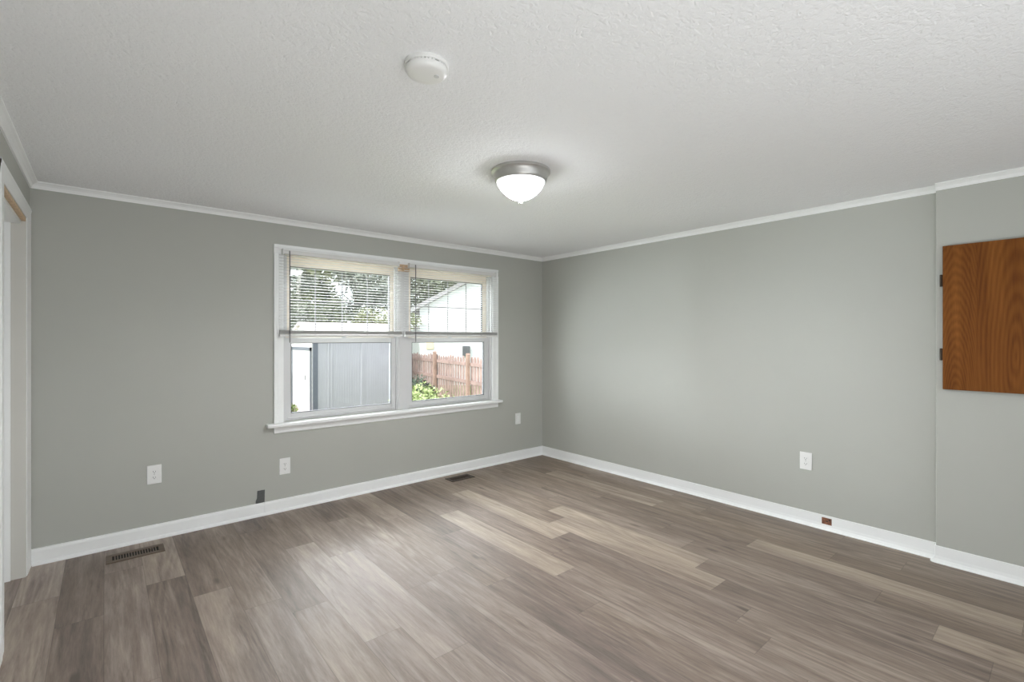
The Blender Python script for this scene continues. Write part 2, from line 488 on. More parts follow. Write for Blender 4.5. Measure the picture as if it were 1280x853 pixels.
box(b, -hw, -hw + .05, -.03, .03, 0, hh); box(b, hw - .05, hw, -.03, .03, 0, hh); box(b, -hw, hw, -.03, .03, 0, .05); box(b, -hw, hw, -.03, .03, hh - .05, hh); box(b, -.03, .03, -.03, .03, 0, hh)
obj('window_frame', b, M['vinyl'], w3)
b = BM(); box(b, -hw + .04, hw - .04, -.004, .004, .04, hh - .04)
obj('pane', b, M['glass'], w3)

# crown moulding: small cove
CR = [(0, 0), (0.006, -0.0), (0.036, 0.0), (0.036, -0.006), (0.026, -0.012), (0.015, -0.022), (0.010, -0.033), (0.008, -0.040), (0, -0.040)]
CR = [CR[0]] + CR[2:]
def crown(name, p0, p1, out, m0, m1, label):
    b = BM(); extrude_profile(b, CR, p0, p1, out, m0=m0, m1=m1)
    struct(name, b, M['trim'], label, 'crown moulding')
crown('trim_2', (XL, 0, H), (0, 0, H), (0, -1, 0), 1, 1, 'white crown moulding along the top of the window wall')
crown('trim_3', (0, 0, H), (0, YS, H), (-1, 0, 0), 1, 0, 'white crown moulding along the long right wall')
crown('trim_4', (XB, YS, H), (XB, YB, H), (-1, 0, 0), 0, 0, 'white crown moulding above the stepped out wall section')
crown('trim_5', (XL, 0, H), (XL, YB, H), (1, 0, 0), 1, 0, 'white crown moulding along the left doorway wall')

# baseboards
BASE = [(0, 0), (0.013, 0), (0.013, 0.080), (0.010, 0.094), (0.006, 0.097), (0, 0.097)]
SHOE = [(0.013, 0.0), (0.027, 0.0), (0.027, 0.006), (0.024, 0.013), (0.018, 0.018), (0.013, 0.020)]
COVE = [(0, 0), (0.027, 0), (0.026, 0.003), (0.016, 0.010), (0.009, 0.022), (0.006, 0.040), (0.005, 0.097), (0.003, 0.099), (0, 0.099)]
JX = -0.559
b = BM()
extrude_profile(b, BASE, (XL + 0.002, 0, 0), (-2.972, 0, 0), (0, -1, 0)); extrude_profile(b, BASE, (-2.970, 0, 0), (JX, 0, 0), (0, -1, 0))
extrude_profile(b, SHOE, (XL + 0.012, 0, 0), (JX, 0, 0), (0, -1, 0))
extrude_profile(b, COVE, (JX + 0.002, 0, 0), (0, 0, 0), (0, -1, 0), m1=1)
struct('baseboard_front', b, M['trim'], 'white baseboard with shoe moulding under the window', 'baseboard', smooth=False)
NY0, NY1, NZ0, NZ1 = -2.934, -2.872, 0.036, 0.083
b = BM()
extrude_profile(b, COVE, (0, 0, 0), (0, NY1, 0), (-1, 0, 0), m0=1)
extrude_profile(b, COVE, (0, NY0, 0), (0, YS - 0.001, 0), (-1, 0, 0))
LOW = [(0, 0), (0.027, 0), (0.026, 0.003), (0.016, 0.010), (0.009, 0.022), (0.0065, NZ0), (0, NZ0)]
extrude_profile(b, LOW, (0, NY1, 0), (0, NY0, 0), (-1, 0, 0))
extrude_profile(b, [(0, NZ1), (0.005, NZ1), (0.005, 0.097), (0.003, 0.099), (0, 0.099)], (0, NY1, 0), (0, NY0, 0), (-1, 0, 0))
struct('baseboard_right', b, M['trim'], 'white cove baseboard along the long right wall', 'baseboard')
b = BM(); extrude_profile(b, COVE, (XB, YS, 0), (XB, YB, 0), (-1, 0, 0))
extrude_profile(b, COVE, (XB - 0.0, YS, 0), (0, YS, 0), (0, 1, 0))
# rounded wrap at the outside corner
n = 5
for k in range(n):
    a0, a1 = PI / 2 + PI / 2 * k / n, PI / 2 + PI / 2 * (k + 1) / n
    lo = [b.verts.new((XB + o * math.cos(a0), YS + o * math.sin(a0), z)) for o, z in COVE[1:-1]]
    hi = [b.verts.new((XB + o * math.cos(a1), YS + o * math.sin(a1), z)) for o, z in COVE[1:-1]]
    for i in range(len(lo) - 1): b.faces.new([lo[i], lo[i + 1], hi[i + 1], hi[i]])
struct('baseboard_right_step', b, M['trim'], 'white cove baseboard under the wooden wall panel', 'baseboard')
b = BM(); extrude_profile(b, BASE, (XL, DY0 - 0.10, 0), (XL, YB, 0), (1, 0, 0))
struct('baseboard_left', b, M['trim'], 'white baseboard on the left wall past the doorway', 'baseboard')

# ------------------------------------------------------------------ doorway (left edge)
d1 = thing('door_1', 'white cased doorway at the left edge of the room', 'door', (XL, (DY0 + DY1) / 2, 0), kind='structure')
oy = (DY0 + DY1) / 2
def leg_prof(ya, yb, inner_first):
    # casing section in (y, x): thicker on the outside edge
    pass
b = BM()  # far leg, near the corner: profile across y, out = +x
y_out, y_in = -0.012 - oy, DY1 - 0.004 - oy
prism(b, [(0, y_out), (0.007, y_out), (0.009, y_out - 0.012), (0.007, y_out - 0.030), (0.005, y_in + 0.03), (0.003, y_in), (0, y_in)], 0, DZ + 0.075, 'z')
obj('casing_leg', b, M['trim'], d1)
b = BM()
y_out, y_in = DY0 - 0.10 - oy, DY0 + 0.004 - oy
prism(b, [(0, y_out), (0.011, y_out), (0.012, y_out + 0.012), (0.010, y_out + 0.03), (0.009, y_in - 0.03), (0.006, y_in), (0, y_in)], 0, DZ + 0.075, 'z')
obj('casing_leg', b, M['trim'], d1)
b = BM()
extrude_profile(b, [(0, 0.004), (0.004, 0.004), (0.006, 0.03), (0.008, 0.055), (0.011, 0.070), (0.009, 0.082), (0, 0.082)], (0, DY0 - 0.1 - oy, DZ), (0, -0.012 - oy, DZ), (1, 0, 0))
obj('casing_head', b, M['trim'], d1)
b = BM()
box(b, -T - .01, 0, DY1 - .018 - oy, DY1 - oy, 0, DZ); box(b, -T - .01, 0, DY0 - oy, DY0 + .018 - oy, 0, DZ)
obj('jamb', b, M['jamb'], d1)
b = BM(); box(b, -T - .01, -.018, DY0 + .018 - oy, DY1 - .018 - oy, DZ - .018, DZ)
obj('head_jamb', b, M['jamb'], d1)
b = BM(); box(b, -.018, 0, DY0 + .018 - oy, DY1 - .018 - oy, DZ - .020, DZ, .001)
o = obj('head_strip', b, M['bare_wood'], d1); o['label'] = 'bare unpainted wood strip'
b = BM()
box(b, -.085, -.060, DY1 - .030 - oy, DY1 - .018 - oy, 0, DZ - .018, .002); box(b, -.085, -.060, DY0 + .018 - oy, DY0 + .030 - oy, 0, DZ - .018, .002)
box(b, -.085, -.019, DY0 + .018 - oy, DY1 - .018 - oy, DZ - .036, DZ - .018, .002)
obj('door_stop', b, M['trim'], d1)
b = BM(); ya, yb = DY0 + .021 - oy, DY1 - .021 - oy
box(b, -.124, -.087, ya, yb, .008, DZ - .021, .002)
for za, zb in ((.22, .95), (1.10, 1.85)):
    for p0, p1 in ((ya + .11, (ya + yb) / 2 - .05), ((ya + yb) / 2 + .05, yb - .11)):
        box(b, -.090, -.083, p0, p1, za, zb, .004)
sl = obj('door_slab', b, M['trim'], d1)
b = BM(); lathe(b, [(0, 0), (.028, 0), (.028, .006), (.012, .010), (.011, .03), (.024, .038), (.027, .05), (.02, .062), (0, .066)], 24)
bmesh.ops.rotate(b, verts=b.verts, matrix=Matrix.Rotation(PI / 2, 3, 'Y')); bmesh.ops.translate(b, verts=b.verts, vec=(-.087, ya + .07, .95))
obj('door_knob', b, M['nickel'], sl, True)

# ------------------------------------------------------------------ double window
t1 = thing('trim_1', 'white casing stool and apron framing the double window', 'window trim', ((WX0 + WX1) / 2, 0, WZ0), kind='structure')
ox = (WX0 + WX1) / 2
hwid = (WX1 - WX0) / 2
CW = 0.070
CAS = [(0, 0), (0.010, 0), (0.012, 0.006), (0.012, 0.040), (0.017, 0.048), (0.019, 0.060), (0.019, CW), (0, CW)]   # (thickness, across)
for s in (-1, 1):
    b = BM()
    prism(b, [(s * (hwid + a), -t) for t, a in CAS], -0.003, WZ1 - WZ0 - 0.0065, 'z')
    obj('casing_leg', b, M['trim'], t1)
b = BM()
extrude_profile(b, CAS, (-hwid - CW, 0, WZ1 - WZ0 - 0.006), (hwid + CW, 0, WZ1 - WZ0 - 0.006), (0, -1, 0))
obj('casing_head', b, M['trim'], t1)
b = BM(); box(b, -hwid - .125, hwid + .105, -.058, 0.045, -.033, -.004, .008, 3)
obj('window_stool', b, M['trim'], t1)
b = BM(); extrude_profile(b, [(0, -.085), (.010, -.085), (.014, -.078), (.015, -.040), (.018, -.034), (0, -.034)], (-hwid - CW, 0, 0), (hwid + CW, 0, 0), (0, -1, 0))
obj('window_apron', b, M['trim'], t1)
b = BM()  # jamb liner around the rough opening
box(b, -hwid, -hwid + .012, .0, .135, -.004, WZ1 - WZ0); box(b, hwid - .012, hwid, .0, .135, -.004, WZ1 - WZ0)
obj('side_jamb', b, M['vinyl'], t1)
b = BM(); box(b, -hwid + .012, hwid - .012, .0, .135, WZ1 - WZ0 - .012, WZ1 - WZ0)
o = obj('head_jamb', b, M['warm_lit'], t1); o['label'] = 'head jamb with warm light in its colour'
MX0, MX1 = -1.842 - ox, -1.743 - ox
b = BM(); box(b, MX0, MX1, .012, .135, -.004, WZ1 - WZ0 - .012, .003)
box(b, MX0 + .012, MX1 - .012, .006, .02, -.004, WZ1 - WZ0 - .012, .002)
obj('mullion', b, M['vinyl'], t1)
b = BM(); box(b, MX0 - .004, MX1 + .004, -.0225, .008, WZ1 - WZ0 - .05, WZ1 - WZ0 + .012, .002)
box(b, MX0 + .01, MX1 - .01, -.0245, -.02, WZ1 - WZ0 - .028, WZ1 - WZ0 - .022)
o = obj('bare_wood_patch', b, M['bare_wood'], t1); o['label'] = 'bare orange wood block showing between the blinds'
b = BM(); box(b, -hwid + .012, MX0, .045, .15, -.03, .002); box(b, MX1, hwid - .012, .045, .15, -.03, .002)
obj('window_sill', b, M['vinyl'], t1)

def double_hung(name, x0, x1, gx0, gx1, label, munt):
    """one double-hung unit between x0..x1 (frame) with glass gx0..gx1"""
    r = thing(name, label, 'window', ((x0 + x1) / 2, 0.06, WZ0), kind='structure')
    cx = (x0 + x1) / 2
    def ring(b, xa, xb, za, zb, ga, gb, gz0, gz1, ya, yb):
        box(b, xa - cx, ga - cx, ya, yb, za - WZ0, zb - WZ0, .003); box(b, gb - cx, xb - cx, ya, yb, za - WZ0, zb - WZ0, .003)
        box(b, ga - cx, gb - cx, ya + .001, yb - .001, za - WZ0, gz0 - WZ0, .003); box(b, ga - cx, gb - cx, ya + .001, yb - .001, gz1 - WZ0, zb - WZ0, .003)
    def shade_strip(ga, gb, gz0, gz1, ya, yb, par):  # added dark strips painting the shade line round the glass
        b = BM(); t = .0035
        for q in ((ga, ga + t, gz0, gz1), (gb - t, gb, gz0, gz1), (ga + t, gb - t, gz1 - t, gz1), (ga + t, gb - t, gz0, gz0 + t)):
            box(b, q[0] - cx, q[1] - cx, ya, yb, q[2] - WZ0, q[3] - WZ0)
        g = obj('glass_edge_shade', b, M['shade_strip'], par); g['label'] = 'dark strip painting shade along the glass edge'
    # lower sash (room side)
    b = BM(); ring(b, x0 + .012, x1 - .012, .697, 1.365, gx0, gx1, .757, 1.321, -.025, .008)
    box(b, x0 + .03 - cx, x1 - .03 - cx, -.033, -.024, .716 - WZ0, .726 - WZ0, .002)     # lift rail
    ls = obj('lower_sash', b, M['vinyl'], r)
    b = BM(); box(b, gx0 - .004 - cx, gx1 + .004 - cx, -.011, -.006, .753 - WZ0, 1.325 - WZ0)
    obj('lower_pane', b, M['glass'], ls)
    shade_strip(gx0, gx1, .757, 1.321, -.0235, .006, ls)
    b = BM(); lathe(b, [(0, 0), (.018, 0), (.018, .008), (.012, .012), (0, .012)], 20, (0, -.012, 1.365 - WZ0)); box(b, -.006, .03, -.018, -.006, 1.373 - WZ0, 1.381 - WZ0, .002)
    obj('sash_lock', b, M['vinyl'], ls, True)
    # upper sash (outer track) with grille
    b = BM(); ring(b, x0 + .012, x1 - .012, 1.335, 2.018, gx0 + .005, gx1 + .005, 1.372, 1.944, .012, .045)
    us = obj('upper_sash', b, M['warm_lit'], r); us['label'] = 'upper sash with warm light in its colour'
    b = BM(); box(b, gx0 + .002 - cx, gx1 + .008 - cx, .027, .031, 1.368 - WZ0, 1.948 - WZ0)
    obj('upper_pane', b, M['glass'], us)
    shade_strip(gx0 + .005, gx1 + .005, 1.372, 1.944, .0135, .043, us)
    b = BM()
    for mx in munt: box(b, mx - .005 - cx, mx + .005 - cx, .0235, .0268, 1.372 - WZ0, 1.944 - WZ0)
    box(b, gx0 + .005 - cx, gx1 + .005 - cx, .0237, .0266, 1.666 - WZ0, 1.676 - WZ0)
    obj('muntin_grille', b, M['grille'], us)
    b = BM()   # frame head and tracks
    box(b, x0 + .0 - cx, x0 + .012 - cx, -.035, .07, .70 - WZ0, 2.018 - WZ0); box(b, x1 - .012 - cx, x1 - cx, -.035, .07, .70 - WZ0, 2.018 - WZ0)
    box(b, x0 + .012 - cx, x0 + .024 - cx, -.012, -.026, 1.40 - WZ0, 2.018 - WZ0); box(b, x1 - .024 - cx, x1 - .012 - cx, -.012, -.026, 1.40 - WZ0, 2.018 - WZ0)
    obj('window_frame', b, M['vinyl'], r)
double_hung('window_1', WX0 + .012, -1.842, -2.768, -1.898, 'left double hung window looking onto the shed', (-2.561, -2.334, -2.105))
double_hung('window_2', -1.743, WX1 - .012, -1.685, -.828, 'right double hung window looking onto the brown fence', (-1.474, -1.251, -1.028))

# ------------------------------------------------------------------ blinds
def blind(x0, x1, hx0, hx1, wand_x, label):
    zb, yc = 1.372, -0.042
    cx = (x0 + x1) / 2
    r = thing('window_blind', label, 'blind', (cx, yc, zb), group='raised mini blinds on the double window')
    b = BM()
    box(b, hx0 - cx, hx1 - cx, -.014, .017, 2.020 - zb, 2.050 - zb, .002)
    box(b, hx0 - cx, hx1 - cx, -.017, -.013, 2.044 - zb, 2.051 - zb, .001)
    obj('headrail', b, M['blind'], r)
    for ex in (hx0 - cx, hx1 - cx):
        b = BM(); box(b, ex - .004, ex + .004, -.019, .020, 2.014 - zb, 2.058 - zb, .0015)
        obj('mounting_bracket', b, M['blind'], r)
    b = BM()
    z = 1.438
    def slat(z, tilt=0.0):
        w2, n = .0125, 4
        pts = []
        for i in range(n + 1):
            u = -1 + 2 * i / n
            pts.append((u * w2 * math.cos(tilt), .0022 * (1 - u * u) + u * w2 * math.sin(tilt)))
        th = .0006
        prof = [(y, z - zb + h) for y, h in pts] + [(y, z - zb + h - th) for y, h in reversed(pts)]
        prism(b, prof, x0 - cx, x1 - cx, 'x')
    while z < 2.012:
        slat(z, 0.02); z += 0.0228
    obj('slats', b, M['blind'], r)
    b = BM()
    for k in range(13):
        slat(1.393 + k * 0.0024)
    obj('stacked_slats', b, M['blind'], r)
    b = BM(); box(b, x0 - cx, x1 - cx, -.013, .013, 0, .018, .004, 3)
    obj('bottom_rail', b, M['blind'], r)
    for f in (0.13, 0.5, 0.87):
        b = BM()
        px = x0 + (x1 - x0) * f - cx
        tube(b, [(px, .0135, .01), (px, .0135, 2.02 - zb), (px, -.0135, 2.0205 - zb), (px, -.0135, .01)], .0007, 5)
        obj('ladder_cord', b, M['blind'], r)
    b = BM(); tube(b, [(wand_x - cx, -.026, 2.040 - zb), (wand_x - cx, -.028, 1.325 - zb)], .0042, 6)
    tube(b, [(wand_x - cx, -.012, 2.036 - zb), (wand_x - cx, -.026, 2.044 - zb), (wand_x - cx, -.026, 2.036 - zb)], .002, 6)
    o = obj('tilt_wand', b, M['wand'], r, True); o['label'] = 'smoked grey tilt wand'
blind(-2.872, -1.832, -2.850, -1.865, -2.805, 'raised white mini blind on the left window above the shed')
blind(-1.802, -0.712, -1.757, -0.735, -1.702, 'raised white mini blind on the right window above the fence')

# ------------------------------------------------------------------ ceiling fixtures
L = thing('ceiling_light', 'lit nickel flush mount ceiling light with a frosted bowl', 'ceiling light', (-2.130, -2.030, H))
b = BM(); lathe(b, [(0, 0), (.163, 0), (.166, -.004), (.166, -.014), (.160, -.019), (.156, -.022), (.151, -.034), (.146, -.050), (.143, -.060), (.137, -.064), (.133, -.060), (0, -.058)], 64)
obj('pan', b, M['nickel'], L, True)
b = BM(); lathe(b, [(.134, -.056), (.135, -.064), (.131, -.076), (.119, -.095), (.100, -.116), (.077, -.136), (.052, -.151), (.026, -.160), (0, -.162)], 64)
obj('glass_bowl', b, M['lamp'], L, True)
b = BM(); lathe(b, [(0, -.160), (.016, -.158), (.017, -.163), (.010, -.168), (.013, -.174), (.011, -.182), (0, -.186)], 24)
obj('finial', b, M['nickel'], L, True)

ld = light('ceiling_light_glow', 'SPOT', (-2.130, -2.030, H - .21), (0, 0, -1), DOWN, (0.95, 0.975, 1.0))
ld.data.spot_size = math.radians(172); ld.data.spot_blend = 0.45; ld.data.shadow_soft_size = 0.12

D = thing('smoke_detector', 'round white smoke detector on the ceiling', 'smoke detector', (-3.068, -2.606, H))
b = BM(); lathe(b, [(0, 0), (.073, 0), (.074, -.003), (.074, -.010), (.072, -.013), (0, -.013)], 56)
obj('mounting_base', b, M['plastic'], D, True)
b = BM(); lathe(b, [(0, -.012), (.064, -.012), (.064, -.0185), (0, -.0185)], 48)
o = obj('sensor_gap', b, M['slot'], D); o['label'] = 'dark vent slot'
b = BM(); lathe(b, [(0, -.0165), (.068, -.0165), (.070, -.019), (.0695, -.027), (.066, -.034), (.057, -.0385), (.037, -.0408), (0, -.0415)], 56)
cv = obj('cover', b, M['plastic'], D, True)
b = BM()
for k in range(36):
    a = 2 * PI * k / 36
    if k % 9: 
        vs = box(b, .061, .0685, -.004, .004, -.019, -.0125); bmesh.ops.rotate(b, verts=vs, matrix=Matrix.Rotation(a, 3, 'Z'))
obj('cover_ribs', b, M['plastic'], D)
b = BM(); lathe(b, [(0, -.039), (.0095, -.039), (.009, -.0432), (0, -.0440)], 24, (.026, -.022, 0))
obj('test_button', b, M['vinyl'], cv, True)

# ------------------------------------------------------------------ electrical outlets (built facing -y)
def outlet(loc, rotz, label):
    r = thing('electrical_outlet', label, 'outlet', loc, rotz, group='white duplex outlets on the walls')
    b = BM(); box(b, -.040, .040, -.0062, 0, -.0635, .0635, .003, 3)
    obj('cover_plate', b, M['plastic'], r)
    for s in (-1, 1):
        b = BM()
        pts = []
        for k in range(32):
            a = 2 * PI * k / 32
            pts.append((max(-.0172, min(.0172, .0195 * math.cos(a))), max(-.0145, min(.0145, .0195 * math.sin(a))) + s * .0195))
        prism(b, pts, -.0082, -.004, 'y')
        q = obj('receptacle', b, M['plastic'], r)
        b = BM(); z = s * .0195
        box(b, -.0075, -.0053, -.0086, -.0078, z - .0035, z + .0055); box(b, .0053, .0075, -.0086, -.0078, z - .0030, z + .0045)
        lathe(b, [(0, .0004), (.0026, .0004), (.0026, 0), (0, 0)], 12)
        vs = b.verts[-26:] if False else [v for v in b.verts if abs(v.co.x) < .004 and abs(v.co.y) < .004]
        bmesh.ops.rotate(b, verts=vs, matrix=Matrix.Rotation(PI / 2, 3, 'X')); bmesh.ops.translate(b, verts=vs, vec=(0, -.0082, z - .0085))
        obj('slots', b, M['slot'], q)
    b = BM(); lathe(b, [(0, .0016), (.0026, .0014), (.0034, 0), (0, 0)], 16)
    bmesh.ops.rotate(b, verts=b.verts, matrix=Matrix.Rotation(PI / 2, 3, 'X')); bmesh.ops.translate(b, verts=b.verts, vec=(0, -.0060, 0))
    obj('screw', b, M['screw'], r, True)
    return r
o1 = outlet((-3.651, 0, .437), 0, 'white duplex outlet on the window wall nearest the doorway')
o2 = copy_tree(o1); o2.location = (-2.824, 0, .350); o2['label'] = 'white duplex outlet under the left end of the window'
o3 = copy_tree(o1); o3.location = (0, -2.770, .463); o3.rotation_euler = (0, 0, -PI / 2); o3['label'] = 'white duplex outlet on the long right wall'

r = thing('wall_plate', 'narrow white wall plate under the window right of the sill', 'wall plate', (-.382, 0, .459))
b = BM(); box(b, -.038, .038, -.006, 0, -.0615, .0615, .0025, 3)
obj('cover_plate', b, M['plastic'], r)
b = BM(); box(b, -.0165, .0165, -.0085, -.005, -.033, .033, .001)
obj('insert', b, M['trim'], r)

r = thing('cable_plate', 'dark grey plate on the wall just above the front baseboard', 'wall plate', (-2.998, 0, .098))
b = BM(); prism(b, [(-.033, 0), (.028, 0), (.030, .095), (-.022, .095), (-.024, .040), (-.033, .018)], -.004, 0, 'y')
obj('plate', b, M['slate'], r)

r = thing('wood_block', 'small raw brown wood block showing in the right baseboard notch', 'wood block', (0, (NY0 + NY1) / 2, (NZ0 + NZ1) / 2))
b = BM(); box(b, -.0042, 0, -.031, .031, -.0235, .0235)
blk = obj('block', b, M['notch'], r)
b = BM(); box(b, -.0052, -.004, -.022, -.013, .006, .016, .0004); box(b, -.005, -.004, -.008, .004, -.004, .002)
obj('nail_hole', b, M['slot'], blk)

# ------------------------------------------------------------------ floor registers
def register(loc, lx, ly, nslot, mats, label, lever):
    r = thing('floor_vent', label, 'floor vent', loc, group='metal floor registers by the window wall')
    b = BM()
    fx, fy = .030, .034
    box(b, -lx / 2, lx / 2, -ly / 2, -ly / 2 + fy, 0, .005, .0015); box(b, -lx / 2, lx / 2, ly / 2 - fy, ly / 2, 0, .005, .0015)
    box(b, -lx / 2, -lx / 2 + fx, -ly / 2 + fy, ly / 2 - fy, 0, .005, .0015); box(b, lx / 2 - fx, lx / 2, -ly / 2 + fy, ly / 2 - fy, 0, .005, .0015)
    obj('frame', b, mats[0], r)
    b = BM(); w_ = lx - 2 * fx
    for k in range(1, nslot):
        x = -w_ / 2 + w_ * k / nslot
        box(b, x - w_ / nslot * .2, x + w_ / nslot * .2, -ly / 2 + fy - .001, ly / 2 - fy + .001, .0005, .0042)
    obj('louvres', b, mats[0], r)
    b = BM(); box(b, -w_ / 2 - .002, w_ / 2 + .002, -ly / 2 + fy - .002, ly / 2 - fy + .002, .0002, .0008)
    obj('duct_opening', b, mats[1], r)
    b = BM(); box(b, lever - .004, lever + .004, -.012, .010, .004, .011, .001)
    obj('lever', b, mats[0], r)
register((-3.757, -.208, 0), .290, .142, 17, (M['vent'], M['duct']), 'brown steel floor vent near the doorway', .075)
register((-1.277, -.172, 0), .262, .135, 13, (M['dark_vent'], M['duct']), 'dark floor vent near the far corner', .05)

# ------------------------------------------------------------------ wooden wall panel
P = thing('wall_access_panel', 'reddish walnut hinged panel on the right wall', 'wall panel', (XB, -3.815, 1.054))
b = BM(); box(b, -.030, -.010, -.285, .285, 0, .858, .0012)
obj('door', b, M['walnut'], P)
b = BM(); box(b, -.011, 0, -.272, .270, .012, .846)
obj('backing_frame', b, M['bronze'], P)
for z in (.652, .209):
    b = BM()
    tube(b, [(-.022, .293, z - .036), (-.022, .293, z + .036)], .0065, 12)
    box(b, -.024, -.018, .283, .294, z - .034, z + .034, .001)
    box(b, -.012, -.001, .288, .300, z - .034, z + .034, .001); box(b, -.022, -.004, .290, .297, z - .034, z + .034, .001)
    o = obj('hinge', b, M['bronze'], P, True); o['label'] = 'dark bronze hinge'

# ------------------------------------------------------------------ outdoors
G = -0.6
b = BM(); box(b, -30, 40, .2, 45, G - .2, G)
struct('ground', b, M['grass_soil'], 'green yard outside the window', 'ground')

def shed():
    X0, X1, Y0, Y1 = .18, 2.62, 8.62, 10.72
    ez, az = 1.36, 1.775
    r = thing('garden_shed', 'pale steel garden shed with a white door outside the left window', 'shed', ((X0 + X1) / 2, (Y0 + Y1) / 2, G))
    cx, cy = (X0 + X1) / 2, (Y0 + Y1) / 2
    hx, hy = (X1 - X0) / 2, (Y1 - Y0) / 2
    e = ez - G; a = az - G
    b = BM(); box(b, -hx + .02, hx, -hy, -hy + .03, 0, e)
    nx = 34
    for k in range(nx):   # fine vertical ribs
        x = -hx + .1 + (2 * hx - .2) * k / (nx - 1)
        box(b, x - .012, x + .012, -hy - .006, -hy, .02, e - .1)
    for x in (-hx + .37, -hx + .44, -hx + 1.28, -hx + 2.1):
        box(b, x - .03, x + .03, -hy - .02, -hy, .02, e - .03, .008)
    box(b, -hx, hx, -hy - .012, -hy, e - .12, e - .02)
    obj('side_wall', b, M['shed_side'], r)
    b = BM(); prism(b, [(-hy, 0), (hy, 0), (hy, e), (0, a - .03), (-hy, e)], -hx + .01, -hx + .04, 'x')
    box(b, hx - .03, hx, -hy + .03, hy, 0, e); box(b, -hx + .04, hx - .03, hy - .03, hy, 0, e)
    obj('gable_wall', b, M['shed_white'], r)
    b = BM(); box(b, -hx - .02, -hx + .10, -hy - .025, -hy + .06, 0, e, .004)
    obj('corner_post', b, M['shed_dark'], r)
    b = BM()
    for s in (-1, 1):
        prism(b, [(s * (hy + .08), e - .03), (0, a - .0), (0, a + .03), (s * (hy + .08), e)], -hx - .08, hx + .08, 'x')
    obj('roof', b, M['shed_roof'], r)
    b = BM()
    y0, y1, z1 = -hy + .18, hy - .18, 1.72
    box(b, -hx - .02, -hx + .012, y0, y0 + .08, .06, z1); box(b, -hx - .02, -hx + .012, y1 - .16, y1, .06, z1); box(b, -hx - .02, -hx + .012, y0, y1, z1 - .09, z1)
    obj('door_frame', b, M['shed_dark'], r)
    b = BM(); box(b, -hx - .012, -hx + .008, y0 + .08, y1 - .16, .08, z1 - .09, .003)
    for k in range(3):
        box(b, -hx - .017, -hx - .01, y0 + .16, y1 - .24, .2 + k * .47, .58 + k * .47, .003)
    d = obj('door', b, M['shed_white'], r)
    b = BM(); tube(b, [(-hx - .03, y0 + .35, .85), (-hx - .05, y0 + .35, .87), (-hx - .05, y0 + .35, .97), (-hx - .03, y0 + .35, .99)], .01, 6)
    obj('door_handle', b, M['shed_dark'], d, True)
    b = BM(); box(b, -hx - .55, -hx - .03, y0 - .05, y1 + .05, 0, .05, .01)
    o = obj('entry_ramp', b, M['pad'], r); o['label'] = 'pinkish entry ramp'
shed()

def fence():
    p0, p1 = Vector((2.45, 3.4, G)), Vector((4.05, 12.6, G))
    d = (p1 - p0); Ln = d.length; d.normalize()
    rot = math.atan2(d.y, d.x)
    r = thing('board_fence', 'weathered brown board fence outside the right window', 'fence', p0, rot)
    rnd = random.Random(5)
    b = BM(); x = 0; pw = .115
    while x < Ln:
        h = 1.5 + rnd.uniform(-.03, .03); w2 = pw / 2 - .006
        prism(b, [(x - w2, .05), (x + w2, .05), (x + w2, h - .05), (x + w2 - .03, h), (x - w2 + .03, h), (x - w2, h - .05)], -.01 + rnd.uniform(-.004, .004), .008, 'y')
        x += pw + .045
    obj('pickets', b, M['fence'], r)
    for z in (.35, .86, 1.29):
        b = BM(); box(b, -.05, Ln, .008, .05, z, z + .085, .004)
        obj('rail', b, M['fence'], r)
    for x in (.35, 1.95, 4.1, 6.3, 8.6):
        b = BM(); hp = 1.56
        box(b, x - .045, x + .045, .052, .13, 0, hp, .006)
        prism(b, [(x - .05, hp), (x + .05, hp), (x, hp + .04)], .048, .134, 'y')
        obj('post', b, M['fence_post'], r)
fence()

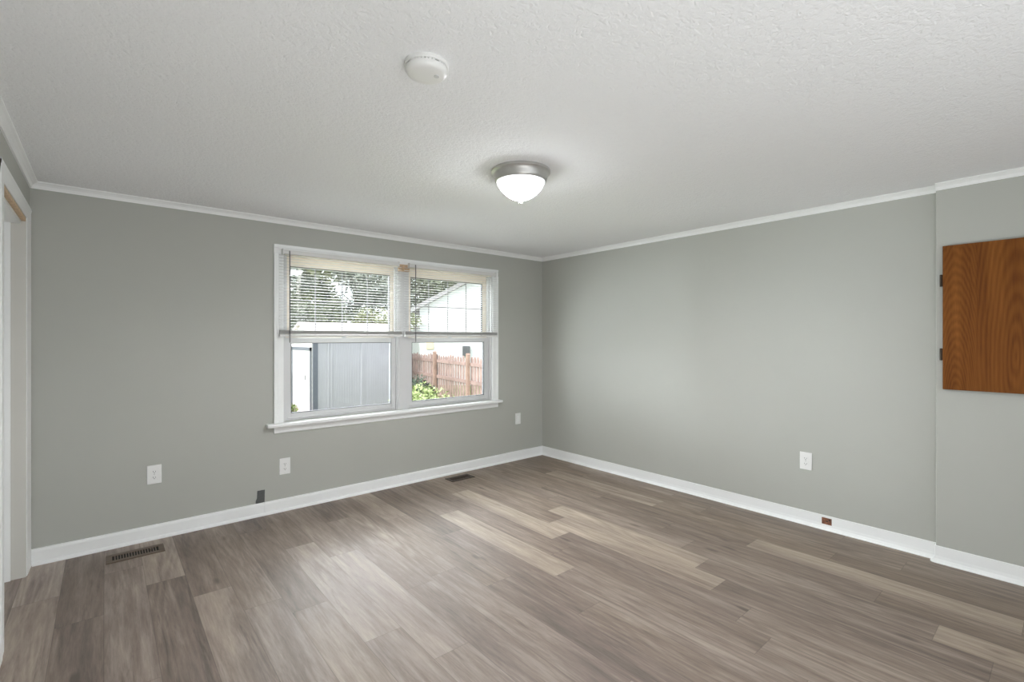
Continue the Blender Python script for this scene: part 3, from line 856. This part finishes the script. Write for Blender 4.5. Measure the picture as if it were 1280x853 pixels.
def house():
    # local x runs along the wall that faces the yard, local y away from the yard
    r = thing('neighbour_house', 'white sided house beyond the brown fence', 'house', (9.05, 11.19, G), math.radians(-40.4))
    x0, x1, ez = -3.85, 9.0, 3.2
    cx, az, dy = (x0 + x1) / 2, 6.6, 7.0
    b = BM(); prism(b, [(x0, 0), (x1, 0), (x1, ez), (cx, az), (x0, ez)], 0, dy, 'y')
    for k in range(30):
        z = .1 + k * .105
        prism(b, [(-.012, z), (.0, z), (.0, z + .1)], x0, x1, 'x')
    obj('siding', b, M['siding'], r)
    b = BM()
    for s, xe in ((-1, x0), (1, x1)):
        prism(b, [(xe + s * .35, ez - .2), (cx, az), (cx, az + .16), (xe + s * .35, ez - .02)], -.3, dy + .3, 'y')
    obj('roof', b, M['house_roof'], r)
    for wx, wz, w2, h in ((1.2, 1.25, .5, 1.2), (4.6, 1.25, .5, 1.2)):
        b = BM(); box(b, wx - w2, wx + w2, -.05, .02, wz, wz + h, .01)
        f = obj('window', b, M['siding'], r)
        b = BM(); box(b, wx - w2 + .07, wx + w2 - .07, -.06, -.045, wz + .07, wz + h - .07)
        obj('pane', b, M['house_glass'], f)
    b = BM(); x, z = -1.9, 1.22
    box(b, x - .15, x + .15, -.16, .0, z, z + .42, .02)
    for k in range(6): box(b, x - .13, x + .13, -.17, -.158, z + .04 + k * .06, z + .07 + k * .06)
    o = obj('wall_vent', b, M['ac'], r); o['label'] = 'dark louvred wall vent'
    # low porch wing at the left end
    b = BM(); box(b, x0 - .9, x0 - .002, .6, 3.0, 0, 2.35)
    for k in range(21): prism(b, [(.588, .1 + k * .105), (.6, .1 + k * .105), (.6, .2 + k * .105)], x0 - .9, x0 - .002, 'x')
    wg = obj('porch_wing', b, M['siding'], r)
    b = BM(); box(b, x0 - 1.05, x0 - .002, .45, 3.1, 2.35, 2.47, .01)
    obj('porch_roof', b, M['house_roof'], wg)
    b = BM(); box(b, x0 + .28, x0 + .58, -.06, .0, 1.5, 1.92, .01)
    f = obj('tan_window', b, M['tan'], wg); f['label'] = 'tan window frame'
house()

def leaves(n, rx, rz, seed, size, shell=0.55, blobs=9):
    rnd = random.Random(seed)
    cs = [(Vector((rnd.gauss(0, .45) * rx, rnd.gauss(0, .45) * rx, rnd.uniform(-.75, .8) * rz)), rnd.uniform(.28, .5)) for _ in range(blobs)]
    b = BM()
    for _ in range(n):
        c, f = rnd.choice(cs)
        d = Vector((rnd.gauss(0, 1), rnd.gauss(0, 1), rnd.gauss(0, 1))).normalized()
        p = c + Vector((d.x * rx, d.y * rx, d.z * rz)) * f * rnd.uniform(shell, 1.0)
        u = Vector((rnd.gauss(0, 1), rnd.gauss(0, 1), rnd.gauss(0, .6))).normalized()
        v = u.cross(d + Vector((.01, .02, .3))).normalized()
        s = size * rnd.uniform(.6, 1.3)
        q = [p - u * s, p + v * s * .5, p + u * s, p - v * s * .5]
        b.faces.new([b.verts.new(k) for k in q])
    me = bpy.data.meshes.new('foliage'); b.to_mesh(me); b.free()
    return me

CROWN = [leaves(5200, 2.1, 2.4, s, .13, .3, 16) for s in (1, 2, 3)]
def tree(x, y, top, k, mat, trunk_mat, scale, label, name='yard_tree'):
    r = thing(name, label, 'tree', (x, y, G), random.uniform(0, 6.28), group='trees behind the yard')
    zc = top - G - 2.4 * scale
    me = CROWN[k].copy(); me.materials.append(mat)
    c = bpy.data.objects.new('foliage', me); COL.objects.link(c); c.parent = r; c.location = (0, 0, zc); c.scale = (scale,) * 3
    b = BM(); tube(b, [(0, 0, 0), (.05, .02, zc * .5), (-.04, .05, zc), (.02, 0, zc + 1.4 * scale)], .15 * scale, 10, .04)
    for a in range(5):
        an = a * 1.3
        tube(b, [(0, .02, zc * .7 + a * .15), (math.cos(an) * .5 * scale, math.sin(an) * .5 * scale, zc + .1 * a), (math.cos(an) * 1.3 * scale, math.sin(an) * 1.3 * scale, zc + .7 * scale)], .06 * scale, 6, .015)
    obj('trunk', b, trunk_mat, r, True)
A_, B_, C_ = M['leaf_a'], M['leaf_b'], M['leaf_c']
TREES = [
    (1.9, 21.8, 5.4, 1, A_, M['bark'], 1.05, 'mid green tree behind the shed gable'),
    (5.7, 19.3, 5.2, 2, B_, M['bark'], .9, 'grey green tree above the right end of the shed'),
    (5.4, 26.5, 7.8, 0, C_, M['bark'], 1.4, 'tall yellow green tree far behind the shed roof'),
    (14.0, 26.5, 7.8, 1, A_, M['bark'], 1.4, 'tall mid green tree far behind the porch wing'),
    (20.5, 20.5, 9.2, 2, C_, M['bark'], 1.5, 'yellow green tree above the white house roof'),
    (4.5, 14.7, 2.9, 1, C_, M['bark'], .5, 'low yellow green tree right behind the shed roof'),
    (1.7, 14.7, 3.0, 2, A_, M['bark'], .5, 'low mid green tree right behind the shed gable'),
]
for a in TREES: tree(*a)
b = BM(); r = thing('birch_tree', 'pale trunked birch tree rising behind the shed', 'tree', (2.35, 17.2, G))
tube(b, [(0, 0, 0), (.03, 0, 1.6), (-.05, 0, 3.4), (.05, .05, 5.2)], .13, 10, .07)
obj('trunk', b, M['pale_bark'], r, True)
me = CROWN[2].copy(); me.materials.append(B_); c = bpy.data.objects.new('foliage', me); COL.objects.link(c); c.parent = r; c.location = (.2, .3, 5.0); c.scale = (.6, .6, .5)

def bush(name, x, y, cs, n, mat, label, size, seed):
    # cs: leaf clumps (dx, dy, z, radius) above the ground
    r = thing(name, label, 'bush', (x, y, G))
    rnd = random.Random(seed); b = BM()
    tot = sum(c[3] ** 2 for c in cs)
    for dx, dy, z, rad in cs:
        for _ in range(int(n * rad * rad / tot)):
            d = Vector((rnd.gauss(0, 1), rnd.gauss(0, 1), rnd.gauss(0, 1))).normalized()
            p = Vector((dx, dy, z)) + d * rad * rnd.uniform(.45, 1.0)
            if p.z < .02: continue
            u = Vector((rnd.gauss(0, 1), rnd.gauss(0, 1), rnd.gauss(0, .7))).normalized(); v = u.cross(d + Vector((.01, .02, .3))).normalized()
            s = size * rnd.uniform(.6, 1.3)
            b.faces.new([b.verts.new(k) for k in (p - u * s, p + v * s * .5, p + u * s, p - v * s * .5)])
    obj('foliage', b, mat, r)
    b = BM()
    for dx, dy, z, rad in cs:
        tube(b, [(dx * .2, dy * .2, 0), (dx * .6, dy * .6, z * .6), (dx, dy, z + rad * .5)], .018, 6, .005)
    obj('stems', b, M['bark'], r)
bush('garden_bush', .80, 3.9, [(-.45, 0, .55, .48), (-.1, .1, .80, .34), (-.25, -.1, .72, .36), (.2, 0, .62, .40), (.5, .1, .45, .36), (.75, .15, .36, .30), (.95, .2, .28, .26), (.1, -.2, .3, .4)], 5200, M['leaf_bush'], 'bright green bush in front of the fence', .035, 11)
bush('dark_shrub', 1.55, 5.75, [(0, 0, .45, .36), (.1, .05, .86, .26), (-.2, .1, .88, .26), (.3, .05, .72, .24)], 1300, M['leaf_dark'], 'dark green shrub behind the bright bush', .045, 13)
bush('weed_clump', -.40, 8.45, [(0, 0, .16, .16), (.02, .12, .22, .12)], 220, M['leaf_bush'], 'small weed clump beside the shed door', .045, 14)
